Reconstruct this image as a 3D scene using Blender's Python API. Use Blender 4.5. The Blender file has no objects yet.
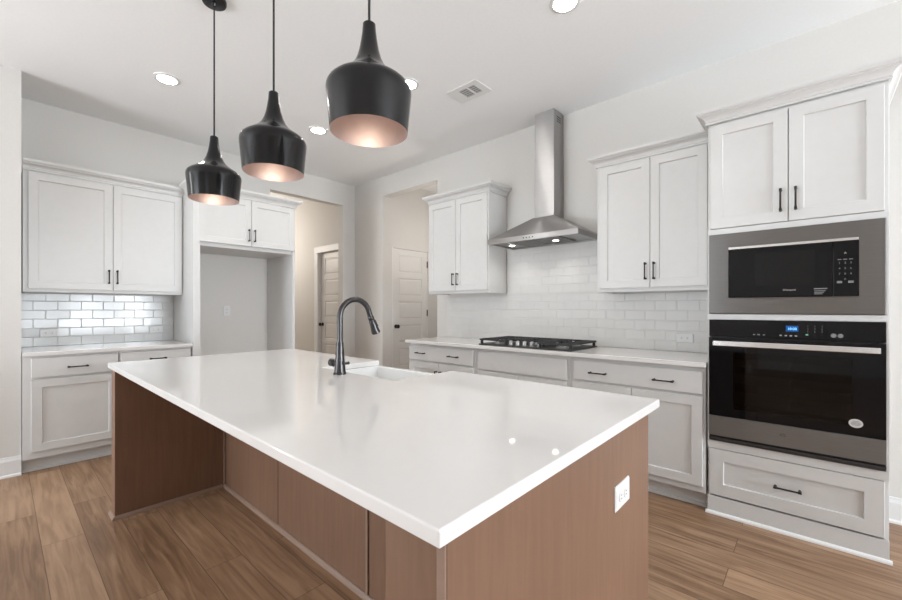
import bpy, bmesh, math, random
from mathutils import Vector, Matrix
PI = math.pi
S = bpy.context.scene
COL = S.collection
random.seed(7)

# ------------------------------------------------------------------ camera
cam_d = bpy.data.cameras.new('camera')
cam_d.sensor_width = 36.0
cam_d.lens = 404.1 * 36.0 / 902.0
cam_d.shift_y = 8.24 / 902.0
cam_d.clip_start = 0.05
cam = bpy.data.objects.new('camera', cam_d)
COL.objects.link(cam)
cam.location = (0, 0, 1.2463)
cam.rotation_euler = (PI / 2, 0, math.radians(41.797))
S.camera = cam

# ------------------------------------------------------------------ world, daylight, added fill, exposure
S.view_settings.view_transform = 'Standard'
S.view_settings.look = 'None'
S.view_settings.gamma = 1.0
S.view_settings.use_curve_mapping = False
S.view_settings.exposure = -0.08
w = bpy.data.worlds.new('sky')
S.world = w
w.use_nodes = True
w.node_tree.nodes['Background'].inputs[0].default_value = (0.86, 0.93, 1.0, 1)
w.node_tree.nodes['Background'].inputs[1].default_value = 0.8

def area(name, loc, rot, sx, sy, power, color):
    d = bpy.data.lights.new(name, 'AREA')
    d.shape = 'RECTANGLE'
    d.size, d.size_y, d.energy, d.color = sx, sy, power, color
    o = bpy.data.objects.new(name, d)
    COL.objects.link(o)
    o.location, o.rotation_euler = loc, rot
    return o

XE, YN = 4.6, -4.6            # the unseen walls behind the camera, with the big windows
WIN_E = [(0.35, 0.95), (1.2, 2.0), (2.25, 2.85)]
FILL_WIN_N = [(-4.25, -2.25), (1.3, 3.9)]  # unseen large openings, added for fill light
STREAK_WIN = (-1.92, -1.54)          # unseen narrow window at the left, added for a streak on the hood
SKY_E, FILL_N, UPFILL_E, UPFILL_N = 145.0, 48.0, 95.0, 148.0     # watts per metre of window
for (a, b), k in zip(WIN_E, (0.55, 1.0, 1.75)):
    area('daylight_east', (XE + 0.14, (a + b) / 2, 1.5), (0, PI / 2, 0), 2.1, b - a, k * SKY_E * (b - a), (0.86, 0.93, 1.0))
    # added upward fill outside the unseen window, to brighten the ceiling
    area('ceiling_fill_east', (XE + 0.70, (a + b) / 2, 0.70), (0, PI / 2 + 1.2, 0), 1.1, b - a, k * UPFILL_E * (b - a), (0.855, 0.925, 1.0))
for a, b in FILL_WIN_N:
    area('fill_north', ((a + b) / 2, YN - 0.14, 1.35), (PI / 2, 0, 0), b - a, 2.5, FILL_N * (b - a) * (1.0 if a < 0 else 0.10), (0.86, 0.93, 1.0))
    area('ceiling_fill_north', ((a + b) / 2, YN - 1.05, 0.55), (PI / 2 + 1.25, 0, 0), b - a, 1.9, UPFILL_N * (b - a) * (1.0 if a < 0 else 0.08), (0.855, 0.925, 1.0))  # same added upward fill for the ceiling, north side
area('streak_light_west', (-4.50, (STREAK_WIN[0] + STREAK_WIN[1]) / 2, 1.6), (0, -PI / 2, 0), 2.0, STREAK_WIN[1] - STREAK_WIN[0], 48, (0.95, 0.98, 1.0))  # light of the added window, meant to streak the hood steel

def lamp(name, kind, loc, power, color, radius=0.04, parent=None, spot=None):
    d = bpy.data.lights.new(name, kind)
    d.energy, d.color = power, color
    d.shadow_soft_size = radius
    if spot:
        d.spot_size, d.spot_blend = spot, 0.7
    o = bpy.data.objects.new(name, d)
    COL.objects.link(o)
    o.location = loc
    o.parent = parent
    return o

# ------------------------------------------------------------------ materials
def mat(name, col, rough=0.5, metal=0.0, emit=None, estr=0.0, spec=None, coat=0.0):
    m = bpy.data.materials.new(name)
    m.use_nodes = True
    p = m.node_tree.nodes['Principled BSDF']
    p.inputs['Base Color'].default_value = (*col, 1)
    p.inputs['Roughness'].default_value = rough
    p.inputs['Metallic'].default_value = metal
    if spec is not None:
        p.inputs['Specular IOR Level'].default_value = spec
    if coat:
        p.inputs['Coat Weight'].default_value = coat
        p.inputs['Coat Roughness'].default_value = 0.05
    if emit:
        p.inputs['Emission Color'].default_value = (*emit, 1)
        p.inputs['Emission Strength'].default_value = estr
    return m

def nodes(m):
    nt = m.node_tree
    return nt, nt.nodes, nt.links, nt.nodes['Principled BSDF']

def add_noise(m, amount, scale=(1, 1, 1), nscale=8.0, detail=4.0, bump=0.0, coords='Object'):
    """procedural variation of the base colour, optionally a little relief"""
    nt, N, L, p = nodes(m)
    base = tuple(p.inputs['Base Color'].default_value)[:3]
    tc = N.new('ShaderNodeTexCoord')
    mp = N.new('ShaderNodeMapping')
    mp.inputs['Scale'].default_value = scale
    no = N.new('ShaderNodeTexNoise')
    no.inputs['Scale'].default_value = nscale
    no.inputs['Detail'].default_value = detail
    rp = N.new('ShaderNodeValToRGB')
    lo = tuple(max(0, c * (1 - amount)) for c in base)
    hi = tuple(min(1, c * (1 + amount)) for c in base)
    rp.color_ramp.elements[0].position = 0.3
    rp.color_ramp.elements[1].position = 0.7
    rp.color_ramp.elements[0].color = (*lo, 1)
    rp.color_ramp.elements[1].color = (*hi, 1)
    L.new(tc.outputs[coords], mp.inputs['Vector'])
    L.new(mp.outputs[0], no.inputs['Vector'])
    L.new(no.outputs['Fac'], rp.inputs[0])
    L.new(rp.outputs[0], p.inputs['Base Color'])
    if bump:
        b = N.new('ShaderNodeBump')
        b.inputs['Strength'].default_value = bump
        b.inputs['Distance'].default_value = 0.002
        L.new(no.outputs['Fac'], b.inputs['Height'])
        L.new(b.outputs[0], p.inputs['Normal'])
    return m

M = {}
M['wall'] = add_noise(mat('wall paint', (0.68, 0.66, 0.63), 0.7), 0.012, nscale=60, bump=0.04)
M['ceil'] = add_noise(mat('ceiling paint', (0.87, 0.87, 0.865), 0.8), 0.012, nscale=60, bump=0.04)
M['trim'] = add_noise(mat('trim paint', (0.80, 0.797, 0.79), 0.4), 0.01, nscale=30)
M['cab'] = add_noise(mat('white cabinet paint', (0.67, 0.665, 0.652), 0.38), 0.012, nscale=20)
M['quartz'] = add_noise(mat('white quartz', (0.78, 0.762, 0.745), 0.055), 0.006, nscale=30, detail=8)
M['tile'] = add_noise(mat('white glazed tile', (0.70, 0.70, 0.69), 0.13), 0.02, nscale=9, bump=0.05)
M['tile_soft'] = add_noise(mat('white satin tile', (0.69, 0.68, 0.66), 0.38), 0.02, nscale=9, bump=0.05)
M['grout'] = mat('pale grout', (0.70, 0.695, 0.685), 0.9)
M['bronze'] = mat('dark bronze pull', (0.035, 0.032, 0.03), 0.35, 0.7)
M['steel'] = add_noise(mat('brushed steel', (0.27, 0.268, 0.265), 0.38, 1.0), 0.06, scale=(2, 2, 160), nscale=4)
M['steel_hood'] = add_noise(mat('hood steel', (0.42, 0.41, 0.405), 0.35, 1.0), 0.05, scale=(2, 2, 160), nscale=4)
for k in ('steel', 'steel_hood'):
    nt, N, L, p = nodes(M[k])
    tg = N.new('ShaderNodeTangent'); tg.direction_type = 'RADIAL'; tg.axis = 'Z'
    p.inputs['Anisotropic'].default_value = 0.96
    p.inputs['Anisotropic Rotation'].default_value = 0.25
    L.new(tg.outputs[0], p.inputs['Tangent'])
M['steel_bright'] = mat('bright steel bar', (0.82, 0.81, 0.80), 0.22, 1.0)
M['black_glass'] = mat('black glass', (0.005, 0.005, 0.006), 0.05, spec=0.3)
M['black_plastic'] = mat('black plastic', (0.015, 0.015, 0.016), 0.35)
M['mw_window'] = mat('microwave window', (0.008, 0.008, 0.008), 0.16, spec=0.3)
M['vent_dark'] = mat('dark vent metal', (0.07, 0.07, 0.072), 0.4, 0.6)
M['oven_inside'] = mat('dark oven enamel', (0.018, 0.017, 0.017), 0.4)
M['rack'] = mat('oven rack wire', (0.16, 0.155, 0.15), 0.35, 0.8)
M['print'] = mat('pale print', (0.45, 0.45, 0.45), 0.6)
M['print_dim'] = mat('dim grey print', (0.2, 0.2, 0.2), 0.6)
M['badge'] = mat('silver sticker', (0.62, 0.61, 0.60), 0.45)
M['screen'] = mat('blue clock screen', (0.0, 0.03, 0.10), 0.2, emit=(0.0, 0.10, 0.42), estr=0.7)
M['digit'] = mat('blue clock digits', (0.3, 0.7, 1.0), 0.3, emit=(0.25, 0.7, 1.0), estr=1.1)
M['led'] = mat('green key light', (0.2, 0.6, 0.4), 0.3, emit=(0.1, 0.6, 0.35), estr=0.25)
M['iron'] = add_noise(mat('cast iron', (0.022, 0.022, 0.023), 0.55), 0.3, nscale=60, bump=0.2)
M['hob'] = mat('black hob enamel', (0.02, 0.02, 0.021), 0.5)
M['knob'] = mat('steel knob', (0.45, 0.44, 0.43), 0.3, 1.0)
M['shade'] = mat('black shade', (0.014, 0.0135, 0.014), 0.17, 0.4)
M['copper'] = add_noise(mat('rose copper lining', (0.56, 0.46, 0.44), 0.42, 0.85), 0.05, nscale=20)
M['cord'] = mat('black cord', (0.015, 0.015, 0.015), 0.6)
M['bulb'] = mat('lit bulb', (1, 0.95, 0.88), 0.4, emit=(1.0, 0.88, 0.74), estr=4.0)
M['lens'] = mat('lit lens', (1, 1, 1), 0.4, emit=(1.0, 0.96, 0.90), estr=85.0)
M['hoodlens'] = mat('lit hood lens', (1, 1, 1), 0.4, emit=(1.0, 0.95, 0.88), estr=18.0)
M['gun'] = mat('gunmetal faucet', (0.07, 0.067, 0.068), 0.28, 0.9)
M['ceramic'] = mat('white fireclay', (0.90, 0.90, 0.89), 0.12)
M['plate'] = mat('white plastic plate', (0.74, 0.74, 0.73), 0.35)
M['slot'] = mat('socket slot', (0.12, 0.12, 0.12), 0.6)
M['vent_hole'] = mat('vent depth', (0.10, 0.10, 0.10), 0.8)
M['vent_slat'] = mat('vent slat metal', (0.42, 0.42, 0.41), 0.5)
M['vent_white'] = mat('vent white metal', (0.74, 0.735, 0.72), 0.5)
M['door'] = add_noise(mat('white door paint', (0.76, 0.745, 0.72), 0.4), 0.01, nscale=30)
M['dark_joint'] = mat('dark joint', (0.05, 0.045, 0.04), 0.8)

def wood_mat(name, c1, c2, rough, vertical=True):
    m = mat(name, c1, rough)
    nt, N, L, p = nodes(m)
    tc = N.new('ShaderNodeTexCoord')
    mp = N.new('ShaderNodeMapping')
    mp.inputs['Scale'].default_value = (9, 9, 0.7) if vertical else (0.7, 9, 9)
    n1 = N.new('ShaderNodeTexNoise'); n1.inputs['Scale'].default_value = 5; n1.inputs['Detail'].default_value = 8
    n1.inputs['Distortion'].default_value = 0.6
    n2 = N.new('ShaderNodeTexNoise'); n2.inputs['Scale'].default_value = 1.6; n2.inputs['Detail'].default_value = 3
    rp = N.new('ShaderNodeValToRGB')
    rp.color_ramp.elements[0].position = 0.32; rp.color_ramp.elements[0].color = (*c1, 1)
    rp.color_ramp.elements[1].position = 0.68; rp.color_ramp.elements[1].color = (*c2, 1)
    ad = N.new('ShaderNodeMath'); ad.operation = 'MULTIPLY_ADD'; ad.inputs[1].default_value = 0.5
    L.new(tc.outputs['Object'], mp.inputs['Vector'])
    L.new(mp.outputs[0], n1.inputs['Vector'])
    L.new(tc.outputs['Object'], n2.inputs['Vector'])
    m2 = N.new('ShaderNodeMath'); m2.operation = 'MULTIPLY'; m2.inputs[1].default_value = 0.5
    L.new(n2.outputs['Fac'], m2.inputs[0])
    L.new(n1.outputs['Fac'], ad.inputs[0]); L.new(m2.outputs[0], ad.inputs[2])
    L.new(ad.outputs[0], rp.inputs[0])
    L.new(rp.outputs[0], p.inputs['Base Color'])
    return m
M['island'] = wood_mat('stained maple', (0.172, 0.094, 0.058), (0.232, 0.132, 0.083), 0.42)
M['shoe'] = wood_mat('stained shoe moulding', (0.26, 0.175, 0.13), (0.31, 0.21, 0.16), 0.42, False)

def floor_mat():
    m = mat('oak planks', (0.35, 0.22, 0.14), 0.42)
    nt, N, L, p = nodes(m)
    tc = N.new('ShaderNodeTexCoord')
    mo = N.new('ShaderNodeMapping'); mo.inputs['Location'].default_value = (0.3, 0.02, 0)
    br = N.new('ShaderNodeTexBrick')
    br.offset = 0.37; br.offset_frequency = 2; br.squash = 1.0
    br.inputs['Scale'].default_value = 1.0
    br.inputs['Brick Width'].default_value = 1.35
    br.inputs['Row Height'].default_value = 0.168
    br.inputs['Mortar Size'].default_value = 0.0016
    br.inputs['Mortar Smooth'].default_value = 0.2
    br.inputs['Bias'].default_value = 0.0
    br.inputs['Color1'].default_value = (0.0, 0.0, 0.0, 1)
    br.inputs['Color2'].default_value = (1.0, 1.0, 1.0, 1)
    br.inputs['Mortar'].default_value = (0.5, 0.5, 0.5, 1)
    L.new(tc.outputs['Object'], mo.inputs['Vector'])
    L.new(mo.outputs[0], br.inputs['Vector'])
    # grain, shifted plank by plank
    gm = N.new('ShaderNodeMapping'); gm.inputs['Scale'].default_value = (0.9, 13, 1)
    sh = N.new('ShaderNodeVectorMath'); sh.operation = 'MULTIPLY_ADD'
    sh.inputs[1].default_value = (7.3, 3.1, 5.7)
    L.new(br.outputs['Color'], sh.inputs[0]); L.new(tc.outputs['Object'], sh.inputs[2])
    L.new(sh.outputs[0], gm.inputs['Vector'])
    g1 = N.new('ShaderNodeTexNoise'); g1.inputs['Scale'].default_value = 2.2; g1.inputs['Detail'].default_value = 9
    g1.inputs['Distortion'].default_value = 1.1
    L.new(gm.outputs[0], g1.inputs['Vector'])
    g2 = N.new('ShaderNodeTexNoise'); g2.inputs['Scale'].default_value = 2.5; g2.inputs['Detail'].default_value = 4
    L.new(sh.outputs[0], g2.inputs['Vector'])
    mx = N.new('ShaderNodeMath'); mx.operation = 'MULTIPLY_ADD'; mx.inputs[1].default_value = 0.72
    m2 = N.new('ShaderNodeMath'); m2.operation = 'MULTIPLY'; m2.inputs[1].default_value = 0.27
    L.new(g2.outputs['Fac'], m2.inputs[0])
    L.new(g1.outputs['Fac'], mx.inputs[0]); L.new(m2.outputs[0], mx.inputs[2])
    m3 = N.new('ShaderNodeMath'); m3.operation = 'MULTIPLY_ADD'; m3.inputs[1].default_value = 0.20
    L.new(br.outputs['Color'], m3.inputs[0]); L.new(mx.outputs[0], m3.inputs[2])
    rp = N.new('ShaderNodeValToRGB')
    e = rp.color_ramp.elements
    e[0].position = 0.40; e[0].color = (0.180, 0.099, 0.053, 1)
    e[1].position = 0.76; e[1].color = (0.42, 0.268, 0.165, 1)
    k = rp.color_ramp.elements.new(0.58); k.color = (0.295, 0.177, 0.102, 1)
    L.new(m3.outputs[0], rp.inputs[0])
    sm = N.new('ShaderNodeMixRGB'); sm.inputs['Color2'].default_value = (0.12, 0.072, 0.045, 1)
    L.new(br.outputs['Fac'], sm.inputs['Fac']); L.new(rp.outputs[0], sm.inputs['Color1'])
    L.new(sm.outputs[0], p.inputs['Base Color'])
    b = N.new('ShaderNodeBump'); b.inputs['Strength'].default_value = 0.25; b.inputs['Distance'].default_value = 0.002
    inv = N.new('ShaderNodeMath'); inv.operation = 'SUBTRACT'; inv.inputs[0].default_value = 1.0
    L.new(br.outputs['Fac'], inv.inputs[1]); L.new(inv.outputs[0], b.inputs['Height'])
    L.new(b.outputs[0], p.inputs['Normal'])
    return m
M['floor'] = floor_mat()

def clear_glass():
    m = bpy.data.materials.new('smoked oven glass')
    m.use_nodes = True
    N, L = m.node_tree.nodes, m.node_tree.links
    N.remove(N['Principled BSDF'])
    out = N['Material Output']
    t = N.new('ShaderNodeBsdfTransparent'); t.inputs[0].default_value = (0.42, 0.42, 0.43, 1)
    g = N.new('ShaderNodeBsdfGlossy'); g.inputs['Roughness'].default_value = 0.04
    fr = N.new('ShaderNodeFresnel'); fr.inputs[0].default_value = 1.45
    mx = N.new('ShaderNodeMixShader')
    L.new(fr.outputs[0], mx.inputs[0]); L.new(t.outputs[0], mx.inputs[1]); L.new(g.outputs[0], mx.inputs[2])
    L.new(mx.outputs[0], out.inputs[0])
    return m
M['smoked'] = clear_glass()

# ------------------------------------------------------------------ mesh helpers
class MB:
    def __init__(s):
        s.bm = bmesh.new()
    def face(s, pts):
        return s.bm.faces.new([s.bm.verts.new(p) for p in pts])
    def box(s, x0, x1, y0, y1, z0, z1):
        v = [s.bm.verts.new(p) for p in ((x0, y0, z0), (x1, y0, z0), (x1, y1, z0), (x0, y1, z0),
                                         (x0, y0, z1), (x1, y0, z1), (x1, y1, z1), (x0, y1, z1))]
        for f in ((0, 3, 2, 1), (4, 5, 6, 7), (0, 1, 5, 4), (1, 2, 6, 5), (2, 3, 7, 6), (3, 0, 4, 7)):
            s.bm.faces.new([v[i] for i in f])
        return s
    def prism(s, poly, axis, a, b):
        """poly: 2-D points in the plane of the two other axes"""
        def P(p, t):
            return {'x': (t, p[0], p[1]), 'y': (p[0], t, p[1]), 'z': (p[0], p[1], t)}[axis]
        A = [s.bm.verts.new(P(p, a)) for p in poly]
        Bv = [s.bm.verts.new(P(p, b)) for p in poly]
        n = len(poly)
        s.bm.faces.new(A); s.bm.faces.new(list(reversed(Bv)))
        for i in range(n):
            s.bm.faces.new([A[i], Bv[i], Bv[(i + 1) % n], A[(i + 1) % n]])
        return s
    def rings(s, rings, close=True, cap=(True, True)):
        R = [[s.bm.verts.new(p) for p in r] for r in rings]
        n = len(R[0])
        for a, b in zip(R[:-1], R[1:]):
            for i in range(n if close else n - 1):
                s.bm.faces.new([a[i], a[(i + 1) % n], b[(i + 1) % n], b[i]])
        if cap[0]: s.bm.faces.new(list(reversed(R[0])))
        if cap[1]: s.bm.faces.new(R[-1])
        return s
    def lathe(s, prof, c=(0, 0, 0), n=32, cap=(True, True), axis='z'):
        rr = []
        for r, t in prof:
            ring = []
            for i in range(n):
                a = 2 * PI * i / n
                x, y = r * math.cos(a), r * math.sin(a)
                p = {'z': (x, y, t), 'y': (x, t, y), 'x': (t, x, y)}[axis]
                ring.append((c[0] + p[0], c[1] + p[1], c[2] + p[2]))
            rr.append(ring)
        return s.rings(rr, True, cap)
    def tube(s, pts, rad, n=12):
        pts = [Vector(p) for p in pts]
        if not isinstance(rad, (list, tuple)): rad = [rad] * len(pts)
        rr = []
        up = None
        for i, p in enumerate(pts):
            t = (pts[min(i + 1, len(pts) - 1)] - pts[max(i - 1, 0)]).normalized()
            if up is None:
                up = Vector((0, 0, 1)) if abs(t.z) < 0.9 else Vector((1, 0, 0))
            u = (up - t * up.dot(t)).normalized(); up = u
            v = t.cross(u)
            rr.append([p + (u * math.cos(2 * PI * k / n) + v * math.sin(2 * PI * k / n)) * rad[i] for k in range(n)])
        return s.rings(rr)
    def done(s, name, m, parent=None, loc=(0, 0, 0), rotz=0.0, bevel=0.0, smooth=False, seg=2, weld=False):
        if weld:
            bmesh.ops.remove_doubles(s.bm, verts=s.bm.verts, dist=1e-5)
        bmesh.ops.recalc_face_normals(s.bm, faces=s.bm.faces)
        me = bpy.data.meshes.new(name)
        s.bm.to_mesh(me); s.bm.free()
        me.materials.append(M[m] if isinstance(m, str) else m)
        o = bpy.data.objects.new(name, me)
        COL.objects.link(o)
        o.location = loc; o.rotation_euler = (0, 0, rotz)
        o.parent = parent
        if smooth:
            for f in me.polygons: f.use_smooth = True
            if hasattr(me, 'set_sharp_from_angle'):
                me.set_sharp_from_angle(angle=math.radians(38))
        if bevel:
            b = o.modifiers.new('soft edge', 'BEVEL')
            b.width, b.segments, b.limit_method = bevel, seg, 'ANGLE'
            b.angle_limit = math.radians(40)
        return o

def tag(o, label, cat, group=None):
    o['label'] = label; o['category'] = cat
    if group: o['group'] = group
    return o
def thing(name, label, cat, loc=(0, 0, 0), rotz=0.0, group=None):
    o = bpy.data.objects.new(name, None)
    o.empty_display_size = 0.1
    COL.objects.link(o)
    o.location = loc; o.rotation_euler = (0, 0, rotz)
    return tag(o, label, cat, group)
def struct(o):
    o['kind'] = 'structure'
    return o
def dup(root, loc, label, group=None):
    r = root.copy(); COL.objects.link(r); r.location = loc; r['label'] = label
    if group: r['group'] = group
    for ch in list(root.children):
        c = ch.copy(); COL.objects.link(c); c.parent = r
        for g in list(ch.children):
            d = g.copy(); COL.objects.link(d); d.parent = c
    return r
def text(name, body, size, m, parent, loc, rot, ext=0.0004, align='CENTER'):
    cu = bpy.data.curves.new(name, 'FONT')
    cu.body, cu.size, cu.extrude = body, size, ext
    cu.align_x = align; cu.align_y = 'CENTER'
    t = bpy.data.objects.new(name, cu); COL.objects.link(t)
    bpy.context.view_layer.update()
    me = bpy.data.meshes.new_from_object(t.evaluated_get(bpy.context.evaluated_depsgraph_get()))
    bpy.data.objects.remove(t)
    me.name = name
    me.materials.clear(); me.materials.append(M[m])
    o = bpy.data.objects.new(name, me); COL.objects.link(o)
    o.parent = parent; o.location = loc; o.rotation_euler = rot
    return o

H = 3.03            # ceiling
YW = 3.48           # range wall surface
XW = -5.0           # cabinet wall surface (left)

# ------------------------------------------------------------------ setting
struct(MB().box(-8.4, XE + 0.3, YN - 0.3, 5.6, -0.12, 0).done('floor', 'floor'))
struct(MB().box(-8.4, XE + 0.3, YN - 0.3, 5.6, H, H + 0.15).done('ceiling', 'ceil'))

NX0, NX1, NZ = -4.36, -3.33, 2.775     # nook opening in the range wall
b = MB()
b.box(NX1, XE, YW, YW + 0.12, 0, H)
b.box(NX0, NX1, YW, YW + 0.12, NZ, H)
b.box(XW, NX0, YW, YW + 0.12, 0, H)
struct(b.done('wall_right', 'wall'))
HY0, HY1, HZ = 2.235, 3.275, 2.72      # hall opening in the cabinet wall
b = MB()
b.box(XW - 0.12, XW, 0.0, HY0, 0, H)
b.box(XW - 0.12, XW, HY0, HY1, HZ, H)
b.box(XW - 0.12, XW, HY1, YW + 0.12, 0, H)
struct(b.done('wall_left', 'wall'))
b = MB()
b.box(XW - 0.12, -4.43, YN, STREAK_WIN[0], 0, H); b.box(XW - 0.12, -4.43, STREAK_WIN[1], 0.112, 0, H)
b.box(XW - 0.12, -4.43, STREAK_WIN[0], STREAK_WIN[1], 0, 0.6); b.box(XW - 0.12, -4.43, STREAK_WIN[0], STREAK_WIN[1], 2.6, H)
struct(b.done('wall_left_near', 'wall'))

# nook behind the range wall, with its door
DY0, DY1, DZ = 3.665, 4.345, 2.085
b = MB()
b.box(NX0 - 0.12, NX0, YW + 0.12, DY0 - 0.004, 0, H)
b.box(NX0 - 0.12, NX0, DY0 - 0.004, DY1 + 0.004, DZ + 0.008, H)
b.box(NX0 - 0.12, NX0, DY1 + 0.004, 5.1, 0, H)
struct(b.done('wall_nook_left', 'wall'))
struct(MB().box(NX0 - 0.12, NX1 + 0.12, 5.1, 5.22, 0, H).done('wall_nook_end', 'wall'))
struct(MB().box(NX1, NX1 + 0.12, YW + 0.12, 5.1, 0, H).done('wall_nook_right', 'wall'))

def panel_door(bm, wd, ht, th=0.035, n=6, stile=0.11, rail=0.085, rec=0.009):
    """front at y=0, x 0..wd, z 0..ht: slab with n raised-edge recessed panels"""
    xs0, xs1 = stile, wd - stile
    ph = (ht - rail * (n + 1)) / n
    bm.box(0, wd, rec, th, 0, ht)                      # backing slab (panel floors)
    bm.box(0, xs0, 0, rec, 0, ht); bm.box(xs1, wd, 0, rec, 0, ht)
    z = 0
    for i in range(n + 1):
        bm.box(xs0, xs1, 0, rec, z, z + rail)
        if i < n:                                       # inner raised field
            z0, z1 = z + rail, z + rail + ph
            e = 0.028
            bm.rings([[(xs0 + 0.012, rec, z0 + 0.012), (xs1 - 0.012, rec, z0 + 0.012), (xs1 - 0.012, rec, z1 - 0.012), (xs0 + 0.012, rec, z1 - 0.012)],
                      [(xs0 + e, 0.003, z0 + e), (xs1 - e, 0.003, z0 + e), (xs1 - e, 0.003, z1 - e), (xs0 + e, 0.003, z1 - e)]], cap=(False, True))
        z += rail + ph
    return bm
def door_knob(parent, x, z, y=0.0):
    k = MB()
    k.lathe([(0.028, y), (0.028, y - 0.006), (0.011, y - 0.009), (0.011, y - 0.03), (0.024, y - 0.036), (0.029, y - 0.048), (0.024, y - 0.06), (0.008, y - 0.066)], (x, 0, z), 20, axis='y')
    return k.done('door_knob', 'bronze', parent, smooth=True)
# nook door faces +X: local x -> world Y
d1 = panel_door(MB(), DY1 - DY0, DZ).done('door_1', 'door', None, (NX0 - 0.012, DY0, 0.006), PI / 2, bevel=0.0015)
struct(d1)
door_knob(d1, 0.06, 0.985)
for z in (0.25, 1.17, 1.9):
    MB().lathe([(0.007, z - 0.05), (0.009, z - 0.045), (0.009, z + 0.045), (0.007, z + 0.05)], (DY1 - DY0 - 0.005, -0.008, 0), 10).done('door_hinge', 'bronze', d1)
b = MB()
b.box(NX0 - 0.12, NX0 + 0.001, DY0 - 0.02, DY0 - 0.0045, 0, DZ + 0.02)
struct(b.done('trim_1', 'trim'))

# hall behind the cabinet wall
HW = 3.40
HD0, HD1, HDZ = -5.88, -5.24, 2.115
b = MB()
b.box(-8.2, HD0 - 0.01, HW, HW + 0.12, 0, H)
b.box(HD0 - 0.01, HD1 + 0.01, HW, HW + 0.12, HDZ + 0.012, H)
b.box(HD1 + 0.01, XW - 0.12, HW, HW + 0.12, 0, H)
struct(b.done('wall_hall_right', 'wall'))
struct(MB().box(-8.2, XW - 0.12, 1.5, 1.62, 0, H).done('wall_hall_left', 'wall'))
struct(MB().box(-8.32, -8.2, 1.5, HW + 0.12, 0, H).done('wall_hall_end', 'wall'))
d2 = panel_door(MB(), HD1 - HD0, HDZ).done('door_2', 'door', None, (HD0, HW + 0.055, 0.006), 0, bevel=0.0015)
struct(d2)
door_knob(d2, 0.042, 0.985)
b = MB()
for x0, x1 in ((HD0 - 0.10, HD0 - 0.008), (HD1 + 0.008, HD1 + 0.098)):
    b.box(x0, x1, HW - 0.018, HW, 0, HDZ + 0.01)
b.box(HD0 - 0.10, HD1 + 0.098, HW - 0.02, HW, HDZ + 0.01, HDZ + 0.105)
struct(b.done('trim_2', 'trim', bevel=0.003))
lamp('hall_lamp', 'POINT', (-6.9, 2.5, 2.3), 34, (1.0, 0.92, 0.83), 0.2)
lamp('nook_fill', 'POINT', (-3.50, 4.1, 2.15), 11, (1.0, 0.95, 0.90), 0.12)  # unseen point light, added to brighten the nook and its door

# unseen walls behind the camera, with windows
def window_wall(name, spans, axis, z0, z1):
    b = MB()
    lo, hi = (YN, YW + 0.12) if axis == 'x' else (XW - 0.12, XE)
    edges = sorted(spans)
    def seg(a, c, za, zb):
        if axis == 'x': b.box(XE, XE + 0.12, a, c, za, zb)
        else: b.box(a, c, YN - 0.12, YN, za, zb)
    seg(lo, hi, 0, z0); seg(lo, hi, z1, H)
    cur = lo
    for a, c in edges:
        seg(cur, a, z0, z1); cur = c
    seg(cur, hi, z0, z1)
    return struct(b.done(name, 'wall'))
window_wall('wall_east', WIN_E, 'x', 0.5, 2.4)
window_wall('wall_north', FILL_WIN_N, 'y', 0.08, 2.6)
wn = 0
for a, c in WIN_E + FILL_WIN_N:
    east = wn < len(WIN_E)
    wn += 1
    z0, z1 = (0.5, 2.4) if east else (0.08, 2.6)
    b = MB()
    f = 0.045
    for (p, q, za, zb) in ((a, a + f, z0, z1), (c - f, c, z0, z1), (a + f, c - f, z0, z0 + f), (a + f, c - f, z1 - f, z1), (a + f, c - f, (z0 + z1) / 2 - 0.02, (z0 + z1) / 2 + 0.02)):
        if east: b.box(XE + 0.03, XE + 0.08, p, q, za, zb)
        else: b.box(p, q, YN - 0.08, YN - 0.03, za, zb)
    struct(b.done('window_%d' % wn, 'trim'))

b = MB()  # frame of the added narrow window at the left
y0, y1, f = STREAK_WIN[0], STREAK_WIN[1], 0.035
for (p, q, za, zb) in ((y0, y0 + f, 0.6, 2.6), (y1 - f, y1, 0.6, 2.6), (y0 + f, y1 - f, 0.6, 0.6 + f), (y0 + f, y1 - f, 2.6 - f, 2.6), (y0 + f, y1 - f, 1.58, 1.61)):
    b.box(-4.49, -4.455, p, q, za, zb)
struct(b.done('window_%d' % (wn + 1), 'trim'))

# baseboards
def base_prof(t=0.016, h=0.145):
    return [(0, 0), (t + 0.012, 0), (t + 0.011, 0.012), (t, 0.02), (t, h - 0.03), (t - 0.006, h - 0.012), (t - 0.008, h), (0, h)]
b = MB(); b.prism([(-4.43 + o, z) for o, z in base_prof()], 'y', -2.5, 0.112)
struct(b.done('baseboard_left', 'trim'))
b = MB(); b.prism([(YW - o, z) for o, z in base_prof()], 'x', 0.30, 3.5)
struct(b.done('baseboard_right', 'trim'))
b = MB(); b.prism([(YW - o, z) for o, z in base_prof()], 'x', XW, NX0)
struct(b.done('baseboard_corner', 'trim'))

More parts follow.
